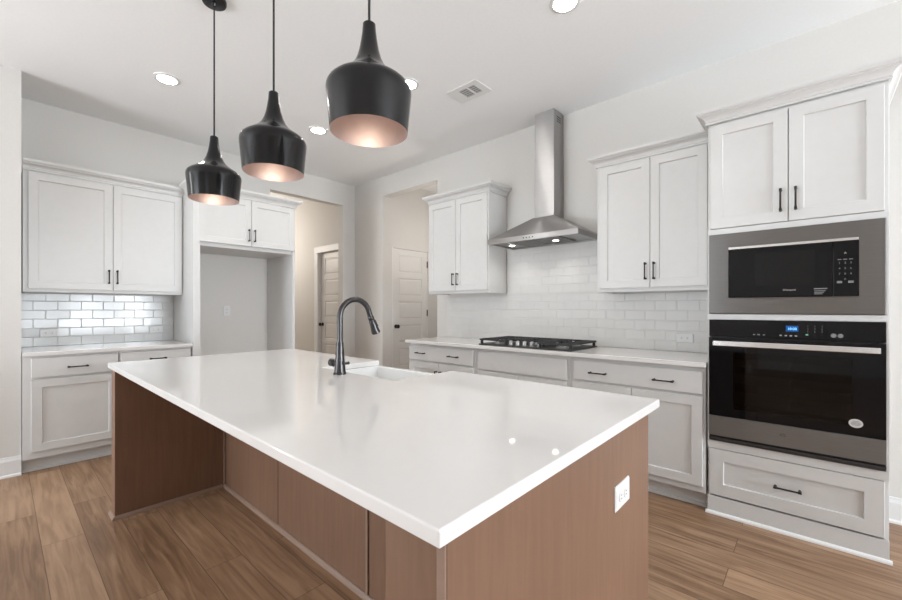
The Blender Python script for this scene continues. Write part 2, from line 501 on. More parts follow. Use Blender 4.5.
# ------------------------------------------------------------------ cabinet kit (front faces local -y)
def shaker(x0, x1, z0, z1, yf, th=0.02, st=0.058, rc=0.010):
    b = MB()
    def ring(dx, y):
        return [(x0 + dx, y, z0 + dx), (x1 - dx, y, z0 + dx), (x1 - dx, y, z1 - dx), (x0 + dx, y, z1 - dx)]
    b.rings([ring(0, yf + th), ring(0, yf + 0.0015), ring(0.0015, yf), ring(st, yf), ring(st + 0.003, yf + rc), ring(st + 0.02, yf + rc)])
    return b
def slab(x0, x1, z0, z1, yf, th=0.02):
    b = MB()
    def ring(dx, y):
        return [(x0 + dx, y, z0 + dx), (x1 - dx, y, z0 + dx), (x1 - dx, y, z1 - dx), (x0 + dx, y, z1 - dx)]
    b.rings([ring(0, yf + th), ring(0, yf + 0.003), ring(0.003, yf)])
    return b
def pull(parent, x, z, yf, vertical, ln=0.125):
    b = MB()
    h = ln / 2
    for s in (-1, 1):
        c = s * (h - 0.008)
        if vertical:
            b.lathe([(0.0075, yf + 0.001), (0.0075, yf - 0.004), (0.005, yf - 0.007), (0.005, yf - 0.026)], (x, 0, z + c), 10, axis='y')
        else:
            b.lathe([(0.0075, yf + 0.001), (0.0075, yf - 0.004), (0.005, yf - 0.007), (0.005, yf - 0.026)], (x + c, 0, z), 10, axis='y')
    pr = [(0.0065, -h), (0.0065, -h + 0.014), (0.0048, -h + 0.02), (0.0048, h - 0.02), (0.0065, h - 0.014), (0.0065, h)]
    b.lathe(pr, (x, yf - 0.028, z), 10, axis='z' if vertical else 'x')
    return b.done('pull', 'bronze', parent, smooth=True)
CROWN = [(0.0, 0.0), (0.010, 0.0), (0.011, 0.008), (0.008, 0.013), (0.012, 0.016), (0.014, 0.026), (0.021, 0.037), (0.033, 0.045), (0.042, 0.048), (0.042, 0.055), (0.050, 0.056), (0.055, 0.062), (0.058, 0.070), (0.058, 0.082), (0.0, 0.082)]
def crown(x0, x1, yf, z0, left=True, right=True, yl=None, yr=None, h=1.0):
    """moulding along the front (and open ends); yl / yr: where the side returns stop"""
    b = MB()
    rr = []
    for o, z in CROWN:
        z = z0 + z * h
        row = []
        if left: row += [(x0 - o, yl, z)]
        row += [(x0 - (o if left else 0), yf - o, z), (x1 + (o if right else 0), yf - o, z)]
        if right: row += [(x1 + o, yr, z)]
        rr.append(row)
    b.rings(rr, close=False, cap=(False, False))
    # flat ends and lid
    b.face([r[0] for r in rr]); b.face([r[-1] for r in rr])
    return b

def upper_cab(label, loc, rotz, wd, dp, ht, doors, crown_z, lo=0.03, group=None, name='wall_cabinet', lr=(True, True), ret=0.002, pulls=True, pull_z=None):
    """doors: list of (x0,x1,pull side) ; local z from the cabinet's underside"""
    t = thing(name, label, 'cabinet', loc, rotz, group)
    b = MB()
    b.box(0, wd, -dp + 0.02, -0.002, 0.018, ht)
    b.box(0, wd, -dp + 0.02, -dp + 0.045, 0.0, 0.02)         # light rail
    b.box(0, 0.018, -dp + 0.045, -0.002, 0.0, 0.02); b.box(wd - 0.018, wd, -dp + 0.045, -0.002, 0.0, 0.02)
    b.done('carcass', 'cab', t, bevel=0.0015)
    for x0, x1, side in doors:
        d = shaker(x0, x1, lo, crown_z - 0.012, -dp).done('door', 'cab', t)
        if side:
            px = x1 - 0.027 if side > 0 else x0 + 0.027
            pull(d, px, lo + 0.055 + 0.0625, -dp, True)
    crown(0, wd, -dp + 0.02, crown_z, lr[0], lr[1], -ret, -ret).done('crown_moulding', 'cab', t, weld=True)
    return t

# range wall uppers
UZ = 1.37
upper_cab('tall white two-door wall cabinet between the steel hood and the nook doorway', (-3.155, YW, UZ + 0.028), 0, 0.815, 0.33, 1.0,
          [(0.012, 0.400, 1), (0.404, 0.803, -1)], 0.985)
upper_cab('tall white two-door wall cabinet between the steel hood and the oven tower', (-1.275, YW, UZ), 0, 0.793, 0.33, 1.0,
          [(0.030, 0.394, 1), (0.398, 0.752, -1)], 0.985, lr=(True, False))
# left wall uppers
upper_cab('wide white two-door wall cabinet over the left tiled backsplash', (XW, 0.125, 1.378), PI / 2, 1.095, 0.34, 0.993,
          [(0.030, 0.553, 1), (0.557, 1.083, -1)], 0.976, lr=(False, False), lo=0.028)

# fridge surround on the left wall
FX = -4.36
fy0, fy1 = 1.222, 2.231
t = thing('refrigerator_surround', 'white cabinet surround with two short doors above the empty fridge alcove', 'cabinet', (XW, fy0, 0), PI / 2)
fw = fy1 - fy0; fd = FX - XW
b = MB(); b.box(0, 0.06, -fd, -0.002, 0, 2.37); b.done('side_panel', 'cab', t, bevel=0.002)
b = MB(); b.box(fw - 0.028, fw, -fd, -0.002, 0, 2.37); b.done('side_panel', 'cab', t, bevel=0.002)
b = MB(); b.box(0.061, fw - 0.029, -fd + 0.02, -0.002, 1.85, 2.37); b.done('carcass', 'cab', t, bevel=0.002)
for x0, x1, s in ((0.050, 0.526, 1), (0.530, fw - 0.010, -1)):
    d = shaker(x0, x1, 1.888, 2.362, -fd - 0.018).done('door', 'cab', t)
    pull(d, x1 - 0.027 if s > 0 else x0 + 0.027, 1.888 + 0.11, -fd - 0.018, True)
crown(0, fw, -fd - 0.0, 2.37, True, True, -0.42, -0.002).done('crown_moulding', 'cab', t, weld=True)

# ------------------------------------------------------------------ base cabinets
def base_cab(label, loc, rotz, wd, dp, fronts, group=None, toe=0.105, toe_in=0.085):
    """fronts: ('drawer'|'door'|'panel', x0,x1,z0,z1,[pulls])"""
    t = thing('base_cabinet', label, 'cabinet', loc, rotz, group)
    b = MB(); b.box(0, wd, -dp + 0.02, -0.002, toe, 0.883); b.done('carcass', 'cab', t, bevel=0.0015)
    b = MB(); b.box(0.0, wd, -dp + toe_in, -0.02, 0, toe); b.box(0, wd, -dp + toe_in - 0.012, -dp + toe_in, 0, 0.018)
    b.done('toe_kick', 'cab', t)
    for kind, x0, x1, z0, z1, pl in fronts:
        mk = shaker if kind == 'door' else slab
        d = mk(x0, x1, z0, z1, -dp).done({'panel': 'false_front'}.get(kind, kind), 'cab', t)
        for q in pl:
            pull(d, q[0], q[1], -dp, q[2])
    return t
BD = 0.605
base_cab('white base cabinet right of the cooktop, wide two-pull drawer over two doors', (-1.365, YW, 0), 0, 0.877, BD,
         [('drawer', 0.03, 0.862, 0.716, 0.857, [(0.215, 0.779, False), (0.645, 0.779, False)]),
          ('door', 0.03, 0.444, 0.148, 0.700, []), ('door', 0.448, 0.862, 0.148, 0.700, [])])
base_cab('white base cabinet under the gas cooktop with one plain wide front', (-2.272, YW, 0), 0, 0.905, BD,
         [('panel', 0.03, 0.878, 0.700, 0.857, []), ('door', 0.03, 0.452, 0.148, 0.684, []), ('door', 0.456, 0.878, 0.148, 0.684, [])])
base_cab('white base cabinet left of the cooktop, two-pull drawer over paired doors', (-3.172, YW, 0), 0, 0.898, BD,
         [('drawer', 0.012, 0.868, 0.716, 0.857, [(0.19, 0.790, False), (0.635, 0.786, False)]),
          ('door', 0.012, 0.438, 0.148, 0.700, [(0.411, 0.567, True)]), ('door', 0.442, 0.868, 0.148, 0.700, [(0.469, 0.567, True)])])
LD = 0.625
base_cab('white base cabinet at the left wall end, one drawer over one door', (XW, 0.116, 0), PI / 2, 0.562, LD,
         [('drawer', 0.045, 0.556, 0.718, 0.868, [(0.305, 0.785, False)]), ('door', 0.045, 0.556, 0.160, 0.702, [])])
base_cab('white base cabinet beside the fridge alcove, partly behind the island', (XW, 0.680, 0), PI / 2, 0.538, LD,
         [('drawer', 0.008, 0.522, 0.718, 0.868, [(0.270, 0.800, False)]), ('door', 0.008, 0.522, 0.160, 0.702, [])])

# worktops
o = MB().box(-3.195, -0.482, 2.848, YW - 0.001, 0.885, 0.915).done('countertop', 'quartz', bevel=0.003)
tag(o, 'long white quartz worktop carrying the gas cooktop', 'worktop')
o = MB().box(XW + 0.001, -4.36, 0.114, 1.220, 0.885, 0.915).done('countertop', 'quartz', bevel=0.003)
tag(o, 'short white quartz worktop below the left wall cabinet', 'worktop')

# ------------------------------------------------------------------ tiled backsplashes (every tile is real relief)
def tiles(label, loc, rotz, regions, tilt=0.0022, m='tile', gd=-0.005):
    t = thing('tile_backsplash', label, 'backsplash', loc, rotz)
    g = MB(); b = MB()
    tw, th, gr = 0.152, 0.0762, 0.0025
    for x0, x1, z0, z1, zbase in regions:
        g.box(x0, x1, gd, -0.001, z0, z1)
        row = int(round((z0 - zbase) / (th + gr)))
        z = zbase + row * (th + gr)
        while z < z1 - 0.004:
            x = -tw + (0 if row % 2 else tw / 2)
            while x < x1:
                a, c = max(x, x0), min(x + tw, x1)
                zz0, zz1 = max(z, z0), min(z + th, z1)
                if c - a > 0.008 and zz1 - zz0 > 0.006:
                    ax, az = random.gauss(0, tilt), random.gauss(0, tilt)
                    mx, mz = (a + c) / 2, (zz0 + zz1) / 2
                    def P(px, pz, y): return (px, y + (px - mx) * ax + (pz - mz) * az, pz)
                    e = 0.003
                    b.rings([[P(a, zz0, -0.0045), P(c, zz0, -0.0045), P(c, zz1, -0.0045), P(a, zz1, -0.0045)],
                             [P(a, zz0, -0.0078), P(c, zz0, -0.0078), P(c, zz1, -0.0078), P(a, zz1, -0.0078)],
                             [P(a + e, zz0 + e, -0.0095), P(c - e, zz0 + e, -0.0095), P(c - e, zz1 - e, -0.0095), P(a + e, zz1 - e, -0.0095)]], cap=(False, True))
                x += tw + gr
            z += th + gr; row += 1
    g.done('grout', 'grout', t)
    b.done('tiles', m, t)
    return t
tiles('white glazed subway tile behind the cooktop and under the hood', (-3.172, YW, 0), 0,
      [(0.0, 2.69, 0.916, 1.3690, 0.916), (0.840, 1.896, 1.3695, 1.835, 0.916)], m='tile_soft', gd=-0.0080)
tiles('shiny white subway tile catching window light above the left worktop', (XW, 0.116, 0), PI / 2,
      [(0.0, 1.103, 0.916, 1.377, 0.916)], tilt=0.0045)

# outlets
def outlet(label, loc, rotz, wide=False, double=False):
    t = thing('wall_outlet', label, 'outlet', loc, rotz)
    w2, h2 = (0.058, 0.036) if wide else (0.036, 0.058)
    if double: w2 = 0.062
    b = MB()
    b.rings([[(-w2, 0, -h2), (w2, 0, -h2), (w2, 0, h2), (-w2, 0, h2)], [(-w2, -0.003, -h2), (w2, -0.003, -h2), (w2, -0.003, h2), (-w2, -0.003, h2)],
             [(-w2 + 0.004, -0.006, -h2 + 0.004), (w2 - 0.004, -0.006, -h2 + 0.004), (w2 - 0.004, -0.006, h2 - 0.004), (-w2 + 0.004, -0.006, h2 - 0.004)]])
    b.done('cover_plate', 'plate', t)
    if double:
        for s in (-1, 1):
            k = MB(); k.box(s * 0.023 - 0.0165, s * 0.023 + 0.0165, -0.0078, -0.0055, -0.034, 0.034)
            so = k.done('socket', 'plate', t, bevel=0.001)
            k = MB()
            for q in (-1, 1):
                for c in (-0.018, 0.018):
                    k.box(s * 0.023 + q * 0.005 - 0.001, s * 0.023 + q * 0.005 + 0.001, -0.0082, -0.0077, c - 0.004, c + 0.004)
            k.done('slot', 'slot', so)
        return t
    for s in (-1, 1):
        cx, cz = (s * 0.02, 0) if wide else (0, s * 0.02)
        k = MB()
        k.lathe([(0.0155, -0.006), (0.0155, -0.0075), (0.014, -0.008)], (cx, 0, cz), 20, axis='y')
        so = k.done('socket', 'plate', t)
        k = MB()
        for q in (-1, 1):
            if wide: k.box(cx - 0.005, cx + 0.005, -0.0083, -0.0079, cz + q * 0.005 - 0.001, cz + q * 0.005 + 0.001)
            else: k.box(cx + q * 0.005 - 0.001, cx + q * 0.005 + 0.001, -0.0083, -0.0079, cz - 0.005, cz + 0.005)
        k.done('slot', 'slot', so)
    return t
outlet('white outlet lying sideways on the left tile near the wall end', (XW + 0.0105, 0.292, 1.03), PI / 2, True)
outlet('white outlet lying sideways on the left tile near the fridge alcove', (XW + 0.0105, 1.066, 1.03), PI / 2, True)
outlet('white outlet lying sideways on the tile beside the oven tower', (-0.722, YW - 0.0105, 1.02), 0, True)
outlet('white outlet on the bare back wall of the fridge alcove', (XW + 0.001, 1.736, 1.215), PI / 2)

# ------------------------------------------------------------------ oven tower
TX0, TX1, TYF = -0.478, 0.281, 2.89
t = thing('oven_tower_cabinet', 'tall white oven tower cabinet with upper doors and bottom drawer', 'cabinet', (TX0, YW, 0), 0)
tw_ = TX1 - TX0; td = YW - TYF
b = MB()
b.box(0, 0.018, -td + 0.02, -0.002, 0, 2.37); b.box(tw_ - 0.018, tw_, -td + 0.02, -0.002, 0, 2.37)      # sides
b.box(0.018, tw_ - 0.018, -0.02, -0.002, 0.1, 2.37)                                                       # back
for z0, z1 in ((0.0, 0.10), (0.40, 0.445), (1.180, 1.2105), (1.692, 1.735), (2.345, 2.37)):
    b.box(0.018, tw_ - 0.018, -td + 0.02, -0.02, z0, z1)                                                  # shelves / rails
b.done('carcass', 'cab', t, bevel=0.0015)
b = MB()
b.box(0, tw_, -td + 0.004, -td + 0.02, 0, 0.108)
b.done('toe_board', 'cab', t)
b = MB()
b.prism([(-td - 0.010, 0), (-td + 0.004, 0), (-td + 0.004, 0.018), (-td - 0.002, 0.016), (-td - 0.008, 0.009)], 'x', -0.010, tw_ + 0.010)
b.done('shoe_moulding', 'trim', t)
b = MB()
for z0, z1 in ((0.400, 0.446), (1.179, 1.2115), (1.691, 1.722)):
    b.box(0.0, tw_, -td + 0.002, -td + 0.02, z0, z1)
for x0, x1 in ((0.0, 0.0095), (tw_ - 0.0115, tw_)):
    b.box(x0, x1, -td + 0.002, -td + 0.02, 0.446, 1.179); b.box(x0, x1, -td + 0.002, -td + 0.02, 1.2115, 1.691)
b.done('face_frame', 'cab', t, bevel=0.001)
for x0, x1, s in ((0.014, 0.377, 1), (0.381, 0.742, -1)):
    d = shaker(x0, x1, 1.727, 2.352, -td, st=0.062).done('door', 'cab', t)
    pull(d, x1 - 0.03 if s > 0 else x0 + 0.03, 1.843, -td, True)
d = shaker(0.010, 0.742, 0.118, 0.396, -td, st=0.07).done('drawer', 'cab', t)
pull(d, 0.376, 0.254, -td, False, 0.12)
crown(0, tw_, -td + 0.01, 2.365, True, True, -0.275, -0.002).done('crown_moulding', 'cab', t, weld=True)

# ------------------------------------------------------------------ microwave
def frame_ring(x0, x1, z0, z1, X0, X1, Z0, Z1, y0, y1):
    """flat frame: outer X0..X1,Z0..Z1, hole x0..x1,z0..z1, front y0, back y1"""
    b = MB()
    O = [(X0, Z0), (X1, Z0), (X1, Z1), (X0, Z1)]; I = [(x0, z0), (x1, z0), (x1, z1), (x0, z1)]
    P = lambda q, y: [(a, y, c) for a, c in q]
    e = 0.002
    O2 = [(X0 + e, Z0 + e), (X1 - e, Z0 + e), (X1 - e, Z1 - e), (X0 + e, Z1 - e)]
    b.rings([P(O, y1), P(O, y0 + e), P(O2, y0), P(I, y0), P(I, y1), P(O, y1)], cap=(False, False))
    return b
mx0, mx1, mz0, mz1 = -0.467, 0.268, 1.2145, 1.6885
yF = TYF - 0.012
t = thing('microwave_oven', 'built-in steel-framed microwave with black door, above the wall oven', 'microwave', ((mx0 + mx1) / 2, yF, mz0), 0)
cx = (mx0 + mx1) / 2
X = lambda x: x - cx
Z = lambda z: z - mz0
frame_ring(X(-0.371), X(0.176), Z(1.307), Z(1.606), X(mx0), X(mx1), 0, mz1 - mz0, 0, 0.02).done('trim_frame', 'steel', t, weld=True)
MB().box(X(-0.366), X(0.172), 0.03, 0.42, Z(1.31), Z(1.60)).done('housing', 'black_plastic', t)
MB().box(X(-0.370), X(0.175), -0.004, 0.03, Z(1.591), Z(1.605)).done('top_strip', 'steel_bright', t, bevel=0.001)
dr = MB().box(X(-0.370), X(0.078), -0.006, 0.03, Z(1.308), Z(1.590)).done('door', 'black_glass', t, bevel=0.002)
MB().box(X(-0.245), X(0.010), -0.0068, -0.0055, Z(1.375), Z(1.560)).done('window', 'mw_window', dr)
cp = MB().box(X(0.081), X(0.175), -0.006, 0.03, Z(1.308), Z(1.590)).done('control_panel', 'black_glass', t, bevel=0.002)
text('brand_lettering', 'Whirlpool', 0.013, 'print', dr, (X(-0.094), -0.0064, Z(1.346)), (PI / 2, 0, 0))
b = MB()
b.box(X(0.006), X(0.058), -0.0068, -0.0058, Z(1.3465), Z(1.3525))
for i in range(3):
    b.box(X(0.008), X(0.052 - 0.006 * i), -0.0068, -0.0058, Z(1.336 - 0.008 * i), Z(1.340 - 0.008 * i))
b.done('rating_print', 'print_dim', dr)
for r in range(4):
    for c in range(3):
        body = ['1', '2', '3', '4', '5', '6', '7', '8', '9', '', '0', ''][r * 3 + c]
        if body:
            text('key', body, 0.013, 'print_dim', cp, (X(0.104 + 0.021 * c), -0.0064, Z(1.478 - 0.028 * r)), (PI / 2, 0, 0))
for c in range(3):
    MB().box(X(0.097 + 0.021 * c), X(0.111 + 0.021 * c), -0.0068, -0.0058, Z(1.494), Z(1.498)).done('key', 'print_dim', cp)
text('key', '^', 0.022, 'print', cp, (X(0.125), -0.0064, Z(1.525)), (PI / 2, 0, 0))
for xk in (0.104, 0.146):
    MB().box(X(xk - 0.010), X(xk + 0.010), -0.0068, -0.0058, Z(1.375), Z(1.386)).done('key', 'print_dim', cp)

# ------------------------------------------------------------------ wall oven
oz0, oz1 = 0.449, 1.1775
t = thing('wall_oven', 'black glass wall oven with steel handle bar, below the microwave', 'oven', (cx, yF, oz0), 0)
Z = lambda z: z - oz0
ox0, ox1 = X(mx0), X(mx1)
# cavity walls behind the glass
b = MB()
b.box(ox0 + 0.02, ox1 - 0.02, 0.50, 0.51, Z(0.47), Z(1.15))
b.box(ox0 + 0.02, ox0 + 0.07, 0.035, 0.50, Z(0.47), Z(1.15)); b.box(ox1 - 0.07, ox1 - 0.02, 0.035, 0.50, Z(0.47), Z(1.15))
b.box(ox0 + 0.07, ox1 - 0.07, 0.035, 0.50, Z(0.47), Z(0.58)); b.box(ox0 + 0.07, ox1 - 0.07, 0.035, 0.50, Z(1.0), Z(1.15))
b.done('cavity', 'oven_inside', t)
for rz in (0.68, 0.80, 0.90):
    b = MB()
    for i in range(10):
        y = 0.06 + i * 0.042
        b.tube([(ox0 + 0.072, y, Z(rz)), (ox1 - 0.072, y, Z(rz))], 0.0028, 6)
    for x in (ox0 + 0.075, (ox0 + ox1) / 2, ox1 - 0.075):
        b.tube([(x, 0.055, Z(rz)), (x, 0.45, Z(rz))], 0.003, 6)
    b.done('oven_rack', 'rack', t)
cp = MB().box(ox0, ox1, 0.0, 0.034, Z(1.078), Z(oz1)).done('control_panel', 'black_glass', t, bevel=0.002)
MB().box(X(-0.108), X(-0.056), -0.0012, 0.001, Z(1.119), Z(1.150)).done('clock_screen', 'screen', cp)
text('clock_digits', '10:00', 0.018, 'digit', cp, (X(-0.082), -0.0016, Z(1.1335)), (PI / 2, 0, 0))
for i, x in enumerate((-0.130, -0.108, -0.087, -0.066)):
    MB().box(X(x - 0.005), X(x + 0.005), -0.001, 0.001, Z(1.093), Z(1.099)).done('touch_key', 'print', cp)
for x in (-0.248, -0.228, -0.204):
    MB().box(X(x - 0.005), X(x + 0.005), -0.001, 0.001, Z(1.093), Z(1.099)).done('touch_key', 'print_dim', cp)
MB().box(X(-0.026), X(-0.016), -0.001, 0.001, Z(1.101), Z(1.107)).done('touch_key', 'led', cp)
for c in range(3):
    for r in range(4):
        text('touch_key', ['1470', '258.', '369.'][c][r], 0.010, 'print_dim', cp, (X(-0.018 + 0.028 * c), -0.0007, Z(1.150 - 0.0145 * r)), (PI / 2, 0, 0))
for x in (0.082, 0.108):
    k = MB(); k.lathe([(0.011, 0.001), (0.011, -0.001), (0.010, -0.0012)], (X(x), 0, Z(1.104)), 18, axis='y')
    k.done('touch_key', 'print_dim', cp)
dr = frame_ring(X(-0.345), X(0.150), Z(0.655), Z(0.985), ox0, ox1, Z(0.605), Z(1.072), -0.012, 0.03).done('door', 'black_glass', t, weld=True)
MB().box(X(-0.345), X(0.150), -0.0105, -0.0065, Z(0.655), Z(0.985)).done('window', 'smoked', dr)
st = MB().box(ox0, ox1, -0.014, 0.03, Z(0.486), Z(0.603)).done('lower_door_panel', 'steel', t, bevel=0.002)
# swirl emblem, pressed into the panel
b = MB()
pts = [(X(-0.120) + 0.016 * math.cos(a) * (0.55 + 0.07 * a), -0.0142, Z(0.551) + 0.007 * math.sin(a) * (0.55 + 0.07 * a)) for a in [i * 0.35 for i in range(18)]]
b.tube(pts, 0.0011, 6)
b.done('emblem', 'vent_dark', st)
b = MB()
b.box(ox0, ox1, 0.002, 0.03, Z(oz0), Z(0.459)); b.box(ox0, ox1, -0.006, 0.03, Z(0.461), Z(0.473)); b.box(ox0, ox1, 0.008, 0.03, Z(0.475), Z(0.484))
b.done('lower_vent', 'vent_dark', t, bevel=0.001)
hd = MB()
hx0, hx1 = X(-0.440), X(0.246)
hd.box(hx0, hx1, -0.058, -0.044, Z(1.025), Z(1.055))
for x in (hx0 + 0.02, hx1 - 0.05):
    hd.box(x, x + 0.03, -0.045, -0.012, Z(1.030), Z(1.050))
hd.done('handle_bar', 'steel_bright', t, bevel=0.003)
k = MB()
k.rings([[(X(0.163) + 0.026 * math.cos(a), y, Z(0.668) + 0.022 * math.sin(a)) for a in [2 * PI * i / 28 for i in range(28)]] for y in (-0.011, -0.0128)])
bd = k.done('oval_sticker', 'badge', dr)
b = MB()
for dz, hw in ((0.010, 0.012), (0.004, 0.017), (-0.002, 0.019), (-0.008, 0.015)):
    b.box(X(0.163) - hw, X(0.163) + hw, -0.0133, -0.0127, Z(0.668) + dz - 0.0013, Z(0.668) + dz + 0.0013)
b.done('sticker_print', 'print_dim', bd)

# ------------------------------------------------------------------ range hood
hx0, hx1, hy0, hz0, hz1 = -2.255, -1.372, 3.035, 1.836, 1.880
hc = -1.81
t = thing('range_hood', 'stainless steel chimney range hood over the cooktop', 'hood', (hc, YW, hz0), 0)
L_ = lambda x: x - hc
b = MB()
def rect(x0, x1, y0, y1, z): return [(x0, y0, z), (x1, y0, z), (x1, y1, z), (x0, y1, z)]
yb = -0.011
fy = hy0 - YW
b.rings([rect(L_(hx0), L_(hx1), fy, yb, 0.0), rect(L_(hx0), L_(hx1), fy, yb, hz1 - hz0),
         rect(-0.098 - 0.012, 0.098 + 0.012, -0.19 - 0.012, yb, 2.075 - hz0)], cap=(False, True))
# inside of the rim and underside pan
b.rings([rect(L_(hx0), L_(hx1), fy, yb, 0.0), rect(L_(hx0) + 0.015, L_(hx1) - 0.015, fy + 0.015, yb - 0.006, 0.0),
         rect(L_(hx0) + 0.015, L_(hx1) - 0.015, fy + 0.015, yb - 0.006, 0.014)], cap=(False, True))
b.done('canopy', 'steel_hood', t, weld=True)
b = MB()
b.box(-0.098, 0.098, -0.19, -0.001, 2.07 - hz0, 2.62 - hz0)
b.box(-0.096, 0.096, -0.188, -0.001, 2.62 - hz0, H - 0.002 - hz0)
ch = b.done('chimney', 'steel_hood', t, bevel=0.002)
b = MB()
for i in range(3):
    b.box(0.0955, 0.0968, -0.135 + 0.0 * i, -0.06, 2.93 + 0.02 * i - hz0, 2.94 + 0.02 * i - hz0)
b.done('vent_slot', 'vent_dark', ch)
for x0, x1 in ((-0.405, -0.006), (0.006, 0.405)):
    b = MB(); b.box(x0 * 0.6 if x0 < 0 else x0, x1 * 0.6 if x1 > 0 else x1, fy + 0.06, -0.06, 0.004, 0.013)
    for i in range(7):
        a = (x0 * 0.6 if x0 < 0 else x0) + 0.01 + i * 0.033
        b.box(a, a + 0.018, fy + 0.08, -0.08, 0.001, 0.005)
    b.done('grease_filter', 'steel', t)
for lx in (-0.31, 0.14):
    k = MB(); k.lathe([(0.034, 0.013), (0.034, 0.004), (0.028, 0.002)], (lx, -0.24, 0), 24); rim = k.done('lamp_rim', 'steel_bright', t)
    k = MB(); k.lathe([(0.026, 0.010), (0.026, 0.001), (0.020, -0.001)], (lx, -0.24, 0), 24); k.done('lamp_lens', 'hoodlens', rim)
    lamp('hood_lamp', 'SPOT', (lx, -0.24, -0.006), 3.0, (1.0, 0.95, 0.88), 0.025, t, math.radians(130))
b = MB()
for i in range(4):
    b.lathe([(0.006, fy - 0.0005), (0.006, fy - 0.004), (0.005, fy - 0.005)], (-0.06 + i * 0.03, 0, 0.021), 12, axis='y')
b.done('control_buttons', 'vent_dark', t)

# ------------------------------------------------------------------ gas cooktop
kx0, kx1, ky0, ky1 = -2.262, -1.368, 2.905, 3.405
kc = (kx0 + kx1) / 2
t = thing('gas_cooktop', 'black gas cooktop with cast iron grates and five knobs', 'cooktop', (kc, (ky0 + ky1) / 2, 0.915), 0)
hw, hd_ = (kx1 - kx0) / 2, (ky1 - ky0) / 2
MB().box(-hw, hw, -hd_, hd_, 0.0005, 0.012).done('base_plate', 'hob', t, bevel=0.004)
burn = [(-0.31, 0.11, 0.042), (-0.31, -0.12, 0.034), (0.0, 0.05, 0.058), (0.31, 0.11, 0.034), (0.31, -0.12, 0.042)]
for bx, by, r in burn:
    k = MB(); k.lathe([(r + 0.014, 0.011), (r + 0.012, 0.018), (r, 0.022), (r, 0.030)], (bx, by, 0), 24)
    bo = k.done('burner', 'knob', t)
    k = MB(); k.lathe([(r - 0.004, 0.029), (r, 0.033), (r - 0.002, 0.038), (r * 0.5, 0.040)], (bx, by, 0), 24); k.done('burner_cap', 'iron', bo)
def grate(x0, x1, y0, y1, front_cut=None):
    b = MB()
    zt, s = 0.056, 0.0055
    def bar(a, c):
        (xa, ya), (xb, yb_) = a, c
        d = Vector((xb - xa, yb_ - ya, 0)).normalized(); n = Vector((-d.y, d.x, 0)) * s
        A, B_ = Vector((xa, ya, 0)), Vector((xb, yb_, 0))
        b.rings([[A + n + Vector((0, 0, zt - 0.014)), B_ + n + Vector((0, 0, zt - 0.014)), B_ - n + Vector((0, 0, zt - 0.014)), A - n + Vector((0, 0, zt - 0.014))],
                 [A + n * .8 + Vector((0, 0, zt)), B_ + n * .8 + Vector((0, 0, zt)), B_ - n * .8 + Vector((0, 0, zt)), A - n * .8 + Vector((0, 0, zt))]])
    bar((x0, y0), (x1, y0)); bar((x0, y1), (x1, y1)); bar((x0, y0), (x0, y1)); bar((x1, y0), (x1, y1))
    xm, ym = (x0 + x1) / 2, (y0 + y1) / 2
    bar((x0, ym), (x1, ym))
    for f in (0.14, 0.28, 0.40, 0.60, 0.72, 0.86):
        y = y0 + (y1 - y0) * f
        bar((x0, y), (x0 + (x1 - x0) * 0.36, y)); bar((x1 - (x1 - x0) * 0.36, y), (x1, y))
    for f in (0.0, 1.0):
        y = y0 + (y1 - y0) * f; q = ym + (y - ym) * 0.62
        bar((xm, y), (xm, q))
    bar((xm, ym - 0.05), (xm, ym + 0.05))
    for px in (x0 + 0.012, x1 - 0.012):
        for py in (y0 + 0.012, y1 - 0.012):
            b.box(px - 0.009, px + 0.009, py - 0.009, py + 0.009, 0.011, zt - 0.008)
    return b.done('grate', 'iron', t)
grate(-0.440, -0.152, -0.235, 0.235); grate(-0.146, 0.146, -0.115, 0.235); grate(0.152, 0.440, -0.235, 0.235)
for i in range(5):
    x = -0.140 + i * 0.070
    k = MB(); k.lathe([(0.023, 0.0115), (0.023, 0.016), (0.018, 0.019), (0.018, 0.046), (0.015, 0.050)], (x, -0.19, 0), 20)
    kn = k.done('knob', 'knob', t, smooth=True)
    MB().box(x - 0.0025, x + 0.0025, -0.206, -0.174, 0.0495, 0.0525).done('knob_grip', 'steel_bright', kn)

# ------------------------------------------------------------------ island
IX0, IX1, IY0, IY1 = -3.180, -0.4145, 0.438, 1.6055
BKY = 1.055
t = thing('kitchen_island', 'brown stained wood island base with an open knee recess', 'island', ((IX0 + IX1) / 2, (IY0 + IY1) / 2, 0), 0)
ic = ((IX0 + IX1) / 2, (IY0 + IY1) / 2)
def ib(*boxes):
    b = MB()
    for x0, x1, y0, y1, z0, z1 in boxes:
        b.box(x0 - ic[0], x1 - ic[0], y0 - ic[1], y1 - ic[1], z0, z1)
    return b
def ip(name, *boxes, m='island', bevel=0.0015):
    return ib(*boxes).done(name, m, t, bevel=bevel)
SX0, SX1, SYN = -2.045, -1.425, 1.205          # sink cut-out
ip('carcass', (-3.065, SX0 - 0.025, BKY + 0.019, 1.495, 0.0, 0.884), (SX1 + 0.025, -0.445, BKY + 0.019, 1.495, 0.0, 0.884),
   (SX0 - 0.025, SX1 + 0.025, BKY + 0.019, 1.495, 0.0, 0.60), bevel=0)
ip('end_panel', (-3.168, -3.066, 0.455, 1.505, 0.0, 0.884))
ip('end_panel', (-0.4415, -0.4235, 0.464, 1.500, 0.0, 0.884))
ip('lit_edge', (-0.4415, -0.4235, 0.459, 0.4637, 0.0, 0.884), m='shoe')  # panel edge catching light, that lightness put into its colour
for x0, x1 in ((-3.065, -2.264), (-2.257, -1.418), (-1.415, -0.580)):
    ip('back_panel', (x0, x1, BKY, BKY + 0.018, 0.0, 0.884))
ip('batten', (-1.428, -1.415, BKY - 0.008, BKY - 0.0003, 0.021, 0.884), m='shoe')
